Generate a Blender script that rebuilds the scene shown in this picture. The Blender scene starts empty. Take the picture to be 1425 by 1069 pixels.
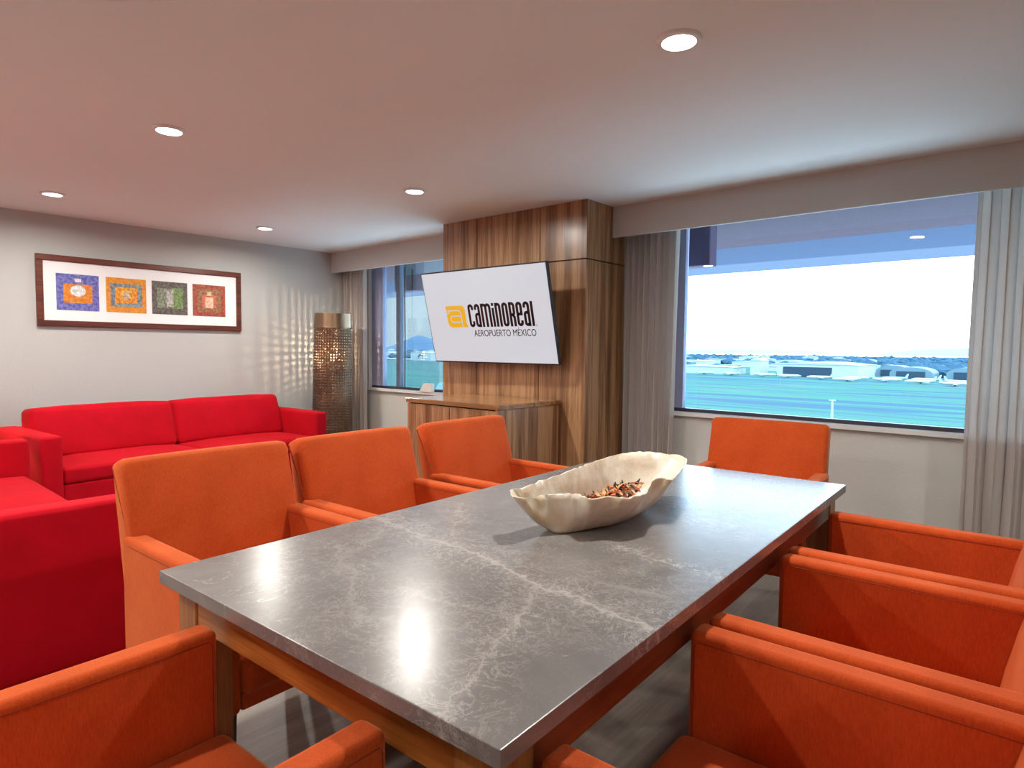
import bpy, bmesh, math, random
from mathutils import Vector, Matrix, noise
random.seed(7)
PI = math.pi
COL = bpy.context.scene.collection
R = math.radians

# ------------------------------------------------------------------ helpers
def link(name, bm, mats, parent=None, smooth=True, angle=35, loc=None):
    me = bpy.data.meshes.new(name)
    bmesh.ops.recalc_face_normals(bm, faces=bm.faces)
    bm.to_mesh(me); bm.free()
    if not isinstance(mats, (list, tuple)): mats = [mats]
    for m in mats: me.materials.append(m)
    o = bpy.data.objects.new(name, me)
    COL.objects.link(o)
    if parent: o.parent = parent
    if loc: o.location = loc
    if smooth:
        for p in me.polygons: p.use_smooth = True
        me.set_sharp_from_angle(angle=R(angle))
        if angle == 35 and len(me.polygons) < 4000:
            wn = o.modifiers.new('weighted_normals', 'WEIGHTED_NORMAL'); wn.keep_sharp = True; wn.weight = 100
    return o

def tag(o, label=None, cat=None, group=None, kind=None):
    if label: o['label'] = label
    if cat: o['category'] = cat
    if group: o['group'] = group
    if kind: o['kind'] = kind
    return o

def empty(name, loc=(0,0,0), rz=0, label=None, cat=None, group=None):
    o = bpy.data.objects.new(name, None); COL.objects.link(o)
    o.location = loc; o.rotation_euler = (0,0,rz); o.empty_display_size = .1
    return tag(o, label, cat, group)

def struct(name, bm, m, parent=None, smooth=True, loc=None):
    o = link(name, bm, m, parent, smooth=smooth, loc=loc)
    if parent is None: o['kind'] = 'structure'
    return o

def copy_tree(o, parent=None):
    c = o.copy(); COL.objects.link(c); c.parent = parent
    for ch in o.children: copy_tree(ch, c)
    return c

def box(bm, x0, x1, y0, y1, z0, z1, bev=0, seg=2, mi=0):
    r = bmesh.ops.create_cube(bm, size=1)
    for v in r['verts']:
        v.co = Vector(((x0+x1)/2 + v.co.x*(x1-x0), (y0+y1)/2 + v.co.y*(y1-y0), (z0+z1)/2 + v.co.z*(z1-z0)))
    fs = list({f for v in r['verts'] for f in v.link_faces})
    for f in fs: f.material_index = mi
    if bev:
        es = list({e for v in r['verts'] for e in v.link_edges})
        rb = bmesh.ops.bevel(bm, geom=es, offset=bev, segments=seg, profile=.5, affect='EDGES')
        for f in rb['faces']: f.material_index = mi
    return bm

def B(*a, **k):
    return box(bmesh.new(), *a, **k)

def prism(bm, pts, z0, z1, axis='Z', bev=0, seg=2, mi=0):
    """closed polygon pts (2D) extruded along an axis"""
    def P(a, b, c):
        return {'Z': (a, b, c), 'Y': (a, c, b), 'X': (c, a, b)}[axis]
    lo = [bm.verts.new(P(a, b, z0)) for a, b in pts]
    hi = [bm.verts.new(P(a, b, z1)) for a, b in pts]
    n = len(pts); fs = []
    fs.append(bm.faces.new(lo[::-1])); fs.append(bm.faces.new(hi))
    for i in range(n): fs.append(bm.faces.new((lo[i], lo[(i+1) % n], hi[(i+1) % n], hi[i])))
    for f in fs: f.material_index = mi
    if bev:
        es = list({e for f in fs for e in f.edges})
        bmesh.ops.bevel(bm, geom=es, offset=bev, segments=seg, profile=.5, affect='EDGES')
    return bm

def cyl(bm, x, y, z0, z1, r0, r1=None, n=24, mi=0):
    r1 = r0 if r1 is None else r1
    lo = [bm.verts.new((x+r0*math.cos(2*PI*i/n), y+r0*math.sin(2*PI*i/n), z0)) for i in range(n)]
    hi = [bm.verts.new((x+r1*math.cos(2*PI*i/n), y+r1*math.sin(2*PI*i/n), z1)) for i in range(n)]
    fs = [bm.faces.new(lo[::-1]), bm.faces.new(hi)]
    for i in range(n): fs.append(bm.faces.new((lo[i], lo[(i+1) % n], hi[(i+1) % n], hi[i])))
    for f in fs: f.material_index = mi
    return bm

def tube(bm, pts, r, n=8, mi=0):
    pts = [Vector(p) for p in pts]; rings = []
    for i, p in enumerate(pts):
        d = (pts[min(i+1, len(pts)-1)] - pts[max(i-1, 0)]).normalized()
        a = Vector((0, 0, 1)) if abs(d.z) < .9 else Vector((1, 0, 0))
        u = d.cross(a).normalized(); w = d.cross(u)
        rings.append([bm.verts.new(p + r*(math.cos(2*PI*k/n)*u + math.sin(2*PI*k/n)*w)) for k in range(n)])
    fs = [bm.faces.new(rings[0]), bm.faces.new(rings[-1][::-1])]
    for a, b in zip(rings, rings[1:]):
        for k in range(n): fs.append(bm.faces.new((a[k], a[(k+1) % n], b[(k+1) % n], b[k])))
    for f in fs: f.material_index = mi
    return bm

def cushion(bm, x0, x1, y0, y1, z0, z1, puff=.012, bev=.025, nx=14, ny=10, nz=4, seed=0, crown_top=None):
    """soft upholstered block: gridded box with rounded edges and swollen faces"""
    cx, cy, cz = (x0+x1)/2, (y0+y1)/2, (z0+z1)/2
    hx, hy, hz = (x1-x0)/2, (y1-y0)/2, (z1-z0)/2
    r = min(bev, hx*.95, hy*.95, hz*.95)
    def samples(h, n):
        s = [-h, -h+r*.3, -h+r*.65, -h+r]
        inner = [(-h+r)+(2*h-2*r)*i/n for i in range(1, n)]
        return s+inner+[h-r, h-r*.65, h-r*.3, h]
    X, Y, Z = samples(hx, nx), samples(hy, ny), samples(hz, nz)
    cache = {}
    def vert(x, y, z):
        k = (round(x, 5), round(y, 5), round(z, 5))
        if k in cache: return cache[k]
        q = Vector((max(-hx+r, min(hx-r, x)), max(-hy+r, min(hy-r, y)), max(-hz+r, min(hz-r, z))))
        d = Vector((x, y, z))-q
        p = q + (d.normalized()*r if d.length > 1e-9 else d)
        fx, fy, fz = 1-(x/hx)**2, 1-(y/hy)**2, 1-(z/hz)**2
        nrm = (d.normalized() if d.length > 1e-9 else Vector((0, 0, 0)))
        w = 0
        if abs(nrm.z) > .5: w = fx*fy
        elif abs(nrm.y) > .5: w = fx*fz
        elif abs(nrm.x) > .5: w = fy*fz
        pf = puff
        if crown_top is not None and nrm.z > .5: pf = crown_top
        p = p + nrm*(pf*min(1, w*1.6)*.8)
        nn = noise.noise(Vector((x*5+seed, y*5, z*5)))*.0025
        p = p + nrm*nn
        cache[k] = bm.verts.new((cx+p.x, cy+p.y, cz+p.z)); return cache[k]
    def grid(A, Bn, f):
        for i in range(len(A)-1):
            for j in range(len(Bn)-1):
                bm.faces.new([f(A[i], Bn[j]), f(A[i+1], Bn[j]), f(A[i+1], Bn[j+1]), f(A[i], Bn[j+1])])
    for s in (-1, 1):
        grid(X, Y, lambda a, b: vert(a, b, s*hz))
        grid(X, Z, lambda a, b: vert(a, s*hy, b))
        grid(Y, Z, lambda a, b: vert(s*hx, a, b))
    return bm

# ------------------------------------------------------------------ materials
def mat(name):
    m = bpy.data.materials.new(name); m.use_nodes = True
    nt = m.node_tree; nt.nodes.clear()
    out = nt.nodes.new('ShaderNodeOutputMaterial')
    return m, nt, out

class N:
    def __init__(s, nt): s.nt = nt
    def new(s, t, **k):
        n = s.nt.nodes.new(t)
        for a, b in k.items():
            if a == 'inputs':
                for i, v in b.items(): n.inputs[i].default_value = v
            else: setattr(n, a, b)
        return n
    def l(s, a, b): s.nt.links.new(a, b)
    def math(s, op, a, b=None, c=None, clamp=False):
        n = s.new('ShaderNodeMath', operation=op); n.use_clamp = clamp
        for i, v in enumerate((a, b, c)):
            if v is None: continue
            if isinstance(v, (int, float)): n.inputs[i].default_value = v
            else: s.l(v, n.inputs[i])
        return n.outputs[0]
    def mix(s, f, a, b, blend='MIX'):
        n = s.new('ShaderNodeMix', data_type='RGBA', blend_type=blend)
        for i, v in ((0, f), (6, a), (7, b)):
            if isinstance(v, (int, float)): n.inputs[i].default_value = v
            elif isinstance(v, tuple): n.inputs[i].default_value = v if len(v) == 4 else v+(1,)
            else: s.l(v, n.inputs[i])
        return n.outputs[2]
    def ramp(s, f, stops, interp='LINEAR'):
        n = s.new('ShaderNodeValToRGB'); n.color_ramp.interpolation = interp
        e = n.color_ramp.elements
        while len(e) > len(stops): e.remove(e[-1])
        while len(e) < len(stops): e.new(.5)
        for el, (p, c) in zip(e, stops):
            el.position = p; el.color = c if len(c) == 4 else tuple(c)+(1,)
        s.l(f, n.inputs[0]); return n.outputs[0]
    def coord(s, which='Object', scale=(1, 1, 1), rot=(0, 0, 0), loc=(0, 0, 0)):
        t = s.new('ShaderNodeTexCoord'); m = s.new('ShaderNodeMapping')
        m.inputs['Scale'].default_value = scale; m.inputs['Rotation'].default_value = rot; m.inputs['Location'].default_value = loc
        s.l(t.outputs[which], m.inputs[0]); return m.outputs[0]
    def noise(s, vec, scale=5, detail=3, rough=.5, dist=0):
        n = s.new('ShaderNodeTexNoise'); s.l(vec, n.inputs['Vector'])
        n.inputs['Scale'].default_value = scale; n.inputs['Detail'].default_value = detail
        n.inputs['Roughness'].default_value = rough; n.inputs['Distortion'].default_value = dist
        return n.outputs['Fac']
    def bump(s, h, strength=.2, dist=.01):
        b = s.new('ShaderNodeBump'); b.inputs['Strength'].default_value = strength; b.inputs['Distance'].default_value = dist
        s.l(h, b.inputs['Height']); return b.outputs[0]

def principled(n, out, **k):
    b = n.new('ShaderNodeBsdfPrincipled')
    for a, v in k.items():
        a = a.replace('_', ' ')
        if a not in b.inputs: raise KeyError(a)
        if isinstance(v, (int, float)): b.inputs[a].default_value = v
        elif isinstance(v, tuple): b.inputs[a].default_value = v if len(v) == 4 or a in ('Normal', 'Subsurface Radius') else v+(1,)
        else: n.l(v, b.inputs[a])
    if out: n.l(b.outputs[0], out.inputs[0])
    return b

def simple(name, col, rough=.5, metal=0., var=.06, bump=.0, bscale=60, spec=.5, coat=0.):
    m, nt, out = mat(name); n = N(nt)
    v = n.coord()
    f = n.noise(v, 9, 4)
    c = n.mix(f, tuple(x*(1-var) for x in col), tuple(min(1, x*(1+var)) for x in col))
    k = dict(Base_Color=c, Roughness=rough, Metallic=metal, Specular_IOR_Level=spec, Coat_Weight=coat)
    if bump: k['Normal'] = n.bump(n.noise(v, bscale, 3), bump, .004)
    principled(n, out, **k)
    return m

def fabric(name, col, col2, sheen=.35, tint=(1, .6, .45), weave=900, mott=.5):
    """woven upholstery: fine weave + soft pile mottling"""
    m, nt, out = mat(name); n = N(nt)
    v = n.coord()
    big = n.noise(v, 6, 4, .6)
    fib = n.noise(n.coord(scale=(1, 1, .25)), 260, 3, .7)
    fac = n.math('ADD', n.math('MULTIPLY', big, mott), n.math('MULTIPLY', fib, 1-mott), clamp=True)
    c = n.mix(n.ramp(fac, [(.3, (0, 0, 0)), (.7, (1, 1, 1))]), col2, col)
    principled(n, out, Base_Color=c, Roughness=.85, Specular_IOR_Level=.15, Sheen_Weight=sheen, Sheen_Roughness=.45,
               Sheen_Tint=tint, Normal=n.bump(fib, .35, .0015))
    return m

def wood(name, c_dark, c_mid, c_light, grain='Z', rough=.35, scale=1., coat=.15, seedloc=(0, 0, 0)):
    m, nt, out = mat(name); n = N(nt)
    s = {'Z': (14, 14, .55), 'X': (.7, 14, 14), 'Y': (14, .7, 14)}[grain]
    s = tuple(a*scale for a in s)
    v = n.coord(scale=s, loc=seedloc)
    a = n.noise(v, 1.0, 5, .6, .35)
    s2 = tuple(a_*7 for a_ in s)
    b = n.noise(n.coord(scale=s2, loc=seedloc), 1.0, 3, .6)
    f = n.math('ADD', n.math('MULTIPLY', a, .75), n.math('MULTIPLY', b, .25))
    c = n.ramp(f, [(.34, c_dark), (.48, c_mid), (.56, c_light), (.66, c_mid)])
    principled(n, out, Base_Color=c, Roughness=rough, Coat_Weight=coat, Coat_Roughness=.2, Normal=n.bump(b, .08, .001))
    return m

# setting paints
def paint(name, col, bstr=.25, bscale=90, rough=.8):
    m, nt, out = mat(name); n = N(nt)
    v = n.coord(); f = n.noise(v, 1.2, 3)
    c = n.mix(f, tuple(x*.97 for x in col), tuple(min(1, x*1.03) for x in col))
    h = n.noise(v, bscale, 4, .6)
    principled(n, out, Base_Color=c, Roughness=rough, Specular_IOR_Level=.2, Normal=n.bump(h, bstr, .004))
    return m

M = {}
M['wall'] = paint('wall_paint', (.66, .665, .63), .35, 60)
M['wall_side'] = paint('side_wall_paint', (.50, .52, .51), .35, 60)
M['ceil'] = paint('ceiling_paint', (.78, .82, .815), .08, 40)
M['taupe'] = paint('taupe_wall_paint', (.15, .13, .12), .2, 60)
M['pelmet'] = paint('pelmet_paint', (.60, .60, .575), .08, 40)
M['white'] = simple('white_paint', (.8, .79, .77), .4)
M['orange'] = fabric('orange_upholstery', (.62, .098, .020), (.42, .048, .006), .40, (1, .50, .22), mott=.45)
M['red'] = fabric('red_velvet', (.52, .001, .013), (.38, .0005, .007), .12, (1, .1, .08), mott=.6)
M['orange_seam'] = simple('orange_thread', (.25, .035, .005), .9)
M['walnut'] = wood('walnut_panel', (.12, .052, .022), (.29, .145, .068), (.47, .27, .135), 'Z', .32)
M['walnut_x'] = wood('walnut_top', (.13, .055, .02), (.27, .13, .05), (.42, .22, .10), 'X', .22, coat=.3)
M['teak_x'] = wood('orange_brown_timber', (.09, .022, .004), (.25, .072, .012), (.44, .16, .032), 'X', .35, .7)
M['teak_y_shaded'] = wood('shaded_timber_long', (.055, .012, .006), (.10, .025, .010), (.15, .042, .015), 'Y', .35, .7)  # side aprons: same timber, with their shade painted in as a darker colour
M['teak_z'] = wood('orange_brown_timber_upright', (.13, .04, .009), (.25, .085, .02), (.36, .145, .04), 'Z', .35, .8)
M['darkleg'] = wood('dark_stained_timber', (.012, .007, .005), (.03, .015, .01), (.05, .027, .016), 'Z', .4)
M['recess'] = simple('dark_recess', (.02, .01, .006), .8)
M['black'] = simple('black_plastic', (.012, .014, .02), .35)
M['frame'] = simple('window_frame_metal', (.05, .05, .075), .4, .3)
M['mull'] = simple('blue_grey_mullion', (.12, .15, .22), .5)
M['jamb'] = simple('mauve_window_jamb', (.33, .35, .52), .6, .0)
M['chrome'] = simple('brushed_metal', (.6, .6, .62), .3, 1.)

def stone():
    m, nt, out = mat('grey_veined_marble'); n = N(nt)
    v = n.coord()
    base = n.noise(v, 3.2, 6, .62, .6)
    c = n.ramp(base, [(.28, (.112, .105, .100)), (.5, (.155, .147, .141)), (.75, (.20, .192, .185))])
    # crackle of fine veins: thin iso-lines of turbulent noise
    def ridges(sc, wid, dist=1.2, off=0):
        nn = n.noise(n.coord(loc=(off, off*.6, 0)), sc, 7, .62, dist)
        return n.math('SUBTRACT', 1.0, n.math('DIVIDE', n.math('ABSOLUTE', n.math('SUBTRACT', nn, .5)), wid, clamp=True), clamp=True)
    web = n.math('MAXIMUM', n.math('MULTIPLY', ridges(9, .010, 1.0), .8), n.math('MULTIPLY', ridges(22, .022, .8, 3), .6))
    web = n.math('MAXIMUM', web, n.math('MULTIPLY', ridges(4, .004, .8, 7), .9))
    patch = n.ramp(n.noise(v, 2.6, 3, .55), [(.50, (0, 0, 0)), (.72, (1, 1, 1))])
    # long veins: distance to segments, wobbled by noise
    wob = n.new('ShaderNodeTexNoise'); n.l(v, wob.inputs['Vector']); wob.inputs['Scale'].default_value = 7; wob.inputs['Detail'].default_value = 8; wob.inputs['Roughness'].default_value = .68
    wsub = n.new('ShaderNodeVectorMath', operation='MULTIPLY_ADD'); n.l(wob.outputs['Color'], wsub.inputs[0]); wsub.inputs[1].default_value = (.17, .17, 0); n.l(v, wsub.inputs[2])
    sep = n.new('ShaderNodeSeparateXYZ'); n.l(wsub.outputs[0], sep.inputs[0])
    tot = n.math('MULTIPLY', ridges(3.2, .0035, .9, 11), .35)
    zone = n.math('ADD', n.math('MULTIPLY', patch, .5), .05)
    # segments in the table's own frame (x 0..-1.03, y 0..2.12), width, strength
    segs = [(-.569, .551, .0, .449, .045, .75), (-1.02, .62, -.56, .55, .05, .55), (-.24, .36, -.11, .0, .022, .6), (-.30, .50, -.22, .30, .05, .45),
            (-.85, .39, -.44, .115, .05, .35), (-.304, .854, -.01, .80, .012, .5), (-.94, .92, -.60, .55, .016, .4), (-.5, .3, -.2, .33, .03, .35),
            (-.9, .55, -.7, .25, .06, .3), (-.85, 1.2, -.45, 1.05, .01, .35), (-.2, .6, -.05, .62, .08, .3)]
    for x0, y0, x1, y1, wd, st in segs:
        dx, dy = x1-x0, y1-y0; L2 = dx*dx+dy*dy; off = .085
        px = n.math('SUBTRACT', sep.outputs[0], x0+off); py = n.math('SUBTRACT', sep.outputs[1], y0+off)
        t = n.math('DIVIDE', n.math('ADD', n.math('MULTIPLY', px, dx), n.math('MULTIPLY', py, dy)), L2, clamp=True)
        ex = n.math('SUBTRACT', px, n.math('MULTIPLY', t, dx)); ey = n.math('SUBTRACT', py, n.math('MULTIPLY', t, dy))
        d = n.math('SQRT', n.math('ADD', n.math('MULTIPLY', ex, ex), n.math('MULTIPLY', ey, ey)))
        g = n.math('SUBTRACT', 1.0, n.math('DIVIDE', d, wd), clamp=True)
        near_ = n.math('SUBTRACT', 1.0, n.math('DIVIDE', d, wd*2.6+.05), clamp=True)
        zone = n.math('MAXIMUM', zone, n.math('MULTIPLY', near_, min(1.0, st*1.9)))
        crisp = n.math('POWER', n.math('SUBTRACT', 1.0, n.math('DIVIDE', d, wd*.22), clamp=True), 1.5)
        soft = n.math('MULTIPLY', n.math('MULTIPLY', g, n.ramp(n.noise(v, 60, 5, .7), [(.42, (0, 0, 0)), (.62, (1, 1, 1))])), .6)
        tot = n.math('MAXIMUM', tot, n.math('MULTIPLY', n.math('ADD', crisp, soft, clamp=True), st*.8))
    tot = n.math('MAXIMUM', tot, n.math('MULTIPLY', web, n.math('MULTIPLY', zone, .95)))
    c = n.mix(n.math('MULTIPLY', zone, .16), c, (.34, .31, .28))
    c = n.mix(n.math('MULTIPLY', tot, .72), c, (.66, .63, .60))
    spk = n.ramp(n.noise(v, 220, 2), [(.66, (0, 0, 0)), (.76, (1, 1, 1))])
    c = n.mix(n.math('MULTIPLY', spk, .12), c, (.6, .57, .52))
    principled(n, out, Base_Color=c, Roughness=.27, Specular_IOR_Level=.9, Coat_Weight=.12, Coat_Roughness=.2)
    return m
M['stone'] = stone()

def floor_mat():
    m, nt, out = mat('grey_brown_plank_tile'); n = N(nt)
    v = n.coord(rot=(0, 0, R(90)))
    br = n.new('ShaderNodeTexBrick'); n.l(v, br.inputs['Vector'])
    br.inputs['Scale'].default_value = 1; br.inputs['Brick Width'].default_value = 1.2; br.inputs['Row Height'].default_value = .2
    br.inputs['Mortar Size'].default_value = .003; br.offset = .4
    br.inputs['Color1'].default_value = (.22, .19, .16, 1); br.inputs['Color2'].default_value = (.31, .27, .23, 1); br.inputs['Mortar'].default_value = (.30, .27, .23, 1)
    g = n.noise(n.coord(scale=(14, 1.2, 1)), 2.0, 5, .65, .6)
    c = n.mix(.55, br.outputs[0], n.ramp(g, [(.3, (.14, .12, .10)), (.55, (.28, .24, .205)), (.75, (.42, .37, .32))]))
    principled(n, out, Base_Color=c, Roughness=.38, Normal=n.bump(g, .06, .002))
    return m
M['floor'] = floor_mat()

def curtain_mat():
    m, nt, out = mat('sheer_greige_curtain'); n = N(nt)
    v = n.coord(scale=(1, 1, 1))
    w = n.noise(n.coord(scale=(500, 500, 60)), 1, 2)
    c = n.mix(w, (.70, .65, .62), (.82, .77, .74))
    d = n.new('ShaderNodeBsdfDiffuse'); n.l(c, d.inputs[0])
    t = n.new('ShaderNodeBsdfTranslucent'); n.l(c, t.inputs[0])
    mx = n.new('ShaderNodeMixShader'); mx.inputs[0].default_value = .5
    n.l(d.outputs[0], mx.inputs[1]); n.l(t.outputs[0], mx.inputs[2])
    n.l(mx.outputs[0], out.inputs[0])
    return m
M['curtain'] = curtain_mat()

def glass_mat():
    m, nt, out = mat('blue_tinted_window_glass'); n = N(nt)
    t = n.new('ShaderNodeBsdfTransparent'); t.inputs[0].default_value = (.81, .935, 1.0, 1)
    g = n.new('ShaderNodeBsdfGlossy'); g.inputs['Roughness'].default_value = .0; g.inputs[0].default_value = (1, 1, 1, 1)
    fr = n.new('ShaderNodeFresnel'); fr.inputs[0].default_value = 1.45
    mx = n.new('ShaderNodeMixShader'); n.l(n.math('MULTIPLY', fr.outputs[0], .6), mx.inputs[0])
    n.l(t.outputs[0], mx.inputs[1]); n.l(g.outputs[0], mx.inputs[2]); n.l(mx.outputs[0], out.inputs[0])
    return m
M['glass'] = glass_mat()

def emit(name, col, s):
    m, nt, out = mat(name); n = N(nt)
    e = n.new('ShaderNodeEmission'); e.inputs[0].default_value = tuple(col)+(1,); e.inputs[1].default_value = s
    n.l(e.outputs[0], out.inputs[0]); return m

def perforated():
    m, nt, out = mat('perforated_bronze_metal'); n = N(nt)
    uv = n.new('ShaderNodeTexCoord').outputs['UV']
    mp = n.new('ShaderNodeMapping'); n.l(uv, mp.inputs[0])
    sp = n.new('ShaderNodeSeparateXYZ'); n.l(mp.outputs[0], sp.inputs[0])
    fx = n.math('SUBTRACT', n.math('FRACT', sp.outputs[0]), .5); fy = n.math('SUBTRACT', n.math('FRACT', sp.outputs[1]), .5)
    d = n.math('SQRT', n.math('ADD', n.math('MULTIPLY', fx, fx), n.math('MULTIPLY', fy, fy)))
    hole = n.math('LESS_THAN', d, .24)
    v = n.coord()
    c = n.ramp(n.noise(v, 7, 4), [(.3, (.13, .075, .05)), (.7, (.25, .155, .10))])
    dim = n.math('MULTIPLY', n.math('COSINE', n.math('MULTIPLY', d, 9)), -1)
    b = principled(n, None, Base_Color=c, Metallic=1.0, Roughness=.34, Normal=n.bump(dim, .7, .004))
    tr = n.new('ShaderNodeBsdfTransparent')
    mx = n.new('ShaderNodeMixShader'); n.l(hole, mx.inputs[0]); n.l(b.outputs[0], mx.inputs[1]); n.l(tr.outputs[0], mx.inputs[2])
    n.l(mx.outputs[0], out.inputs[0]); return m
M['perf'] = perforated()
M['bronze'] = simple('bronze_band', (.30, .20, .13), .35, 1., .15)

# ------------------------------------------------------------------ measurements (metres)
HC, LX, PM, ZP, W, ZS = 2.27, -5.918, 3.834, 2.057, 4.084, .838
XR, YB = 3.2, -3.6          # right and back walls, out of view
TH = .75
TR = .042                    # the table stands slightly askew
TX, TY, TW, TL = -.525, .587, 1.028, 2.122
HEAD = 2.17

# ------------------------------------------------------------------ the room
struct('floor', B(LX, XR, YB, W, -.06, 0), M['floor'], smooth=False)
struct('ceiling', B(LX-.1, XR+.1, YB-.1, W+.16, HC, HC+.12), M['ceil'], smooth=False)
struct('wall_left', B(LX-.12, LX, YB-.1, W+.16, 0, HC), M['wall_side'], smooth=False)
struct('wall_right', B(XR, XR+.12, YB-.1, W+.16, 0, HC), M['taupe'], smooth=False)
struct('wall_back', B(LX, XR, YB-.12, YB, 0, HC), M['taupe'], smooth=False)
# window wall with two openings: WL (left of the column) and WR
WL0, WL1, WR0, WR1 = -5.60, -3.55, -2.10, .60
bm = bmesh.new()
T_ = .16
box(bm, LX, XR, W, W+T_, 0, ZS); box(bm, LX, XR, W, W+T_, HEAD, HC)
for a, b in ((LX, WL0), (WL1, WR0), (WR1, XR)): box(bm, a, b, W, W+T_, ZS, HEAD)
struct('wall_front', bm, M['wall'], smooth=False)
# pelmet box hiding the curtain tracks
struct('trim_1', B(LX, -3.82, PM, PM+.02, ZP, HC), M['pelmet'], smooth=False)
struct('trim_2', B(-2.416, XR, PM, PM+.02, ZP, HC), M['pelmet'], smooth=False)
# skirting
struct('baseboard_left', B(LX, LX+.012, YB, W, 0, .08, .003), M['white'])
struct('baseboard_front', B(-2.4, XR, W-.012, W, 0, .08, .003), M['white'])

def window(name, x0, x1, mull=(), jw=.10):
    root = empty(name, ((x0+x1)/2, W+.06, ZS)); root['kind'] = 'structure'
    cx = (x0+x1)/2; h = HEAD-ZS
    bm = bmesh.new(); f = .03
    a, b = x0-cx, x1-cx
    box(bm, a, b, -.02, .03, 0, .028); box(bm, a, b, -.02, .03, h-f, h)
    link('window_frame', bm, M['frame'], root, smooth=False)
    link('jamb', B(a, a+jw, -.02, .03, .028, h-f), M['jamb'], root, smooth=False); link('jamb', B(b-f, b, -.02, .03, .028, h-f), M['jamb'], root, smooth=False)
    for mx in mull: link('mullion', B(mx-cx-.028, mx-cx+.028, -.02, .03, .028, h-f), M['mull'], root, smooth=False)
    link('pane', B(a+jw, b-f, .003, .007, .028, h-f), M['glass'], root, smooth=False)
    link('sill', B(a, b, -.10, -.02, -.02, .004), M['white'], root, smooth=False)
    return root
win1 = window('window_1', WL0, WL1, (-5.157,), .19)
window('window_2', WR0, WR1)

# walnut-clad column
PX0, PX1, PF = -3.82, -2.416, 3.519
col = empty('wall_column', ((PX0+PX1)/2, PF, 0)); col['kind'] = 'structure'
cxp = (PX0+PX1)/2
link('column_core', B(PX0-cxp+.02, PX1-cxp-.02, .02, W-PF, 0, HC), M['recess'], col, smooth=False)
GZ = 1.878; g = .0035
xs = [PX0, -3.438, -2.816, PX1]
for k in range(3):
    for z0, z1 in ((0, 1.24), (1.24, GZ), (GZ, HC)):
        if k == 2 and z0 == 0: z1 = GZ
        if k == 2 and z0 == 1.24: continue
        a = xs[k]-cxp+(g if k else 0); b = xs[k+1]-cxp-(g if k < 2 else 0)
        o = link('panel', B(a, b, 0, .02, z0+g, z1-g if z1 < HC else z1, .0015, 1), M['walnut'], col)
for z0, z1 in ((0, GZ), (GZ, HC)):
    link('side_panel', B(PX1-cxp-.02, PX1-cxp, .0205, W-PF, z0+g, z1-g if z1 < HC else z1, .0015, 1), M['walnut'], col)
    link('side_panel', B(PX0-cxp, PX0-cxp+.02, .0205, W-PF, z0+g, z1-g if z1 < HC else z1, .0015, 1), M['walnut'], col)

# ------------------------------------------------------------------ downlights
M['lamp'] = emit('led_face', (1, .93, .82), 28)
def downlight(x, y, label, visible=True, power=17):
    r = empty('ceiling_downlight', (x, y, HC), label=label, cat='ceiling light', group='recessed ceiling downlights' if not visible else None)
    bm = bmesh.new()
    prof = [(.053, -.001), (.055, -.007), (.068, -.006), (.072, 0.0), (.072, .004), (.053, .004)]
    n = 32; rings = [[bm.verts.new((a*math.cos(2*PI*i/n), a*math.sin(2*PI*i/n), z-.0045)) for i in range(n)] for a, z in prof]
    for q in range(len(rings)):
        A, Bq = rings[q], rings[(q+1) % len(rings)]
        for i in range(n): bm.faces.new((A[i], A[(i+1) % n], Bq[(i+1) % n], Bq[i]))
    link('trim_ring', bm, M['white'], r)
    bm = bmesh.new(); cyl(bm, 0, 0, -.004, -.001, .0525, n=32)
    link('lens', bm, M['lamp'], r)
    ld = bpy.data.lights.new('downlight_lamp', 'AREA'); ld.shape = 'DISK'; ld.size = .10; ld.energy = power
    ld.color = (1, .945, .87); ld.spread = R(171)
    lo = bpy.data.objects.new('downlight_lamp', ld); COL.objects.link(lo); lo.parent = r; lo.location = (0, 0, -.012)
    return r
downlight(-.973, 1.919, 'large bright round downlight over the dining table, nearest the camera', power=27)
downlight(-3.163, 1.193, 'round recessed downlight left of centre, between table and sofa')
downlight(-5.09, 1.184, 'round recessed downlight nearest the left edge, above the framed picture')
downlight(-5.113, 2.677, 'small round downlight near the far left corner, second nearest the window')
downlight(-3.146, 2.65, 'round recessed downlight in front of the wood-clad column')
for x, y, e in ((-3.163, -.45, 40), (-5.1, -.45, 17), (1.9, -.9, 17), (-1.75, -.55, 24), (-4.2, -2.2, 17), (1.3, 2.9, 17)):
    downlight(x, y, 'round recessed ceiling downlight outside the photo', False, e)

# ------------------------------------------------------------------ dining table (own frame: origin near right corner)
table = empty('dining_table', (TX, TY, 0), TR, 'long dining table with grey white-veined marble top on orange-brown wood', 'table')
link('tabletop', B(-TW, 0, 0, TL, .72, TH, .003, 2), M['stone'], table)
i_ = .03; LG = .085
for y0, y1 in ((i_+.004, i_+.03), (TL-i_-.03, TL-i_-.004)):
    link('end_apron', B(-TW+i_+LG, -i_-LG, y0, y1, .632, .72, .002, 1), M['teak_x'], table)
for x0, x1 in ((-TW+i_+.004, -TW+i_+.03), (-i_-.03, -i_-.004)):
    link('side_apron', B(x0, x1, i_+LG, TL-i_-LG, .632, .72, .002, 1), M['teak_y_shaded'], table)
for ax in (-TW+i_, -i_-LG):
    for ay in (i_, TL-i_-LG):
        link('leg', B(ax, ax+LG, ay, ay+LG, 0, .72, .003, 1), M['teak_z'], table)

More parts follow.
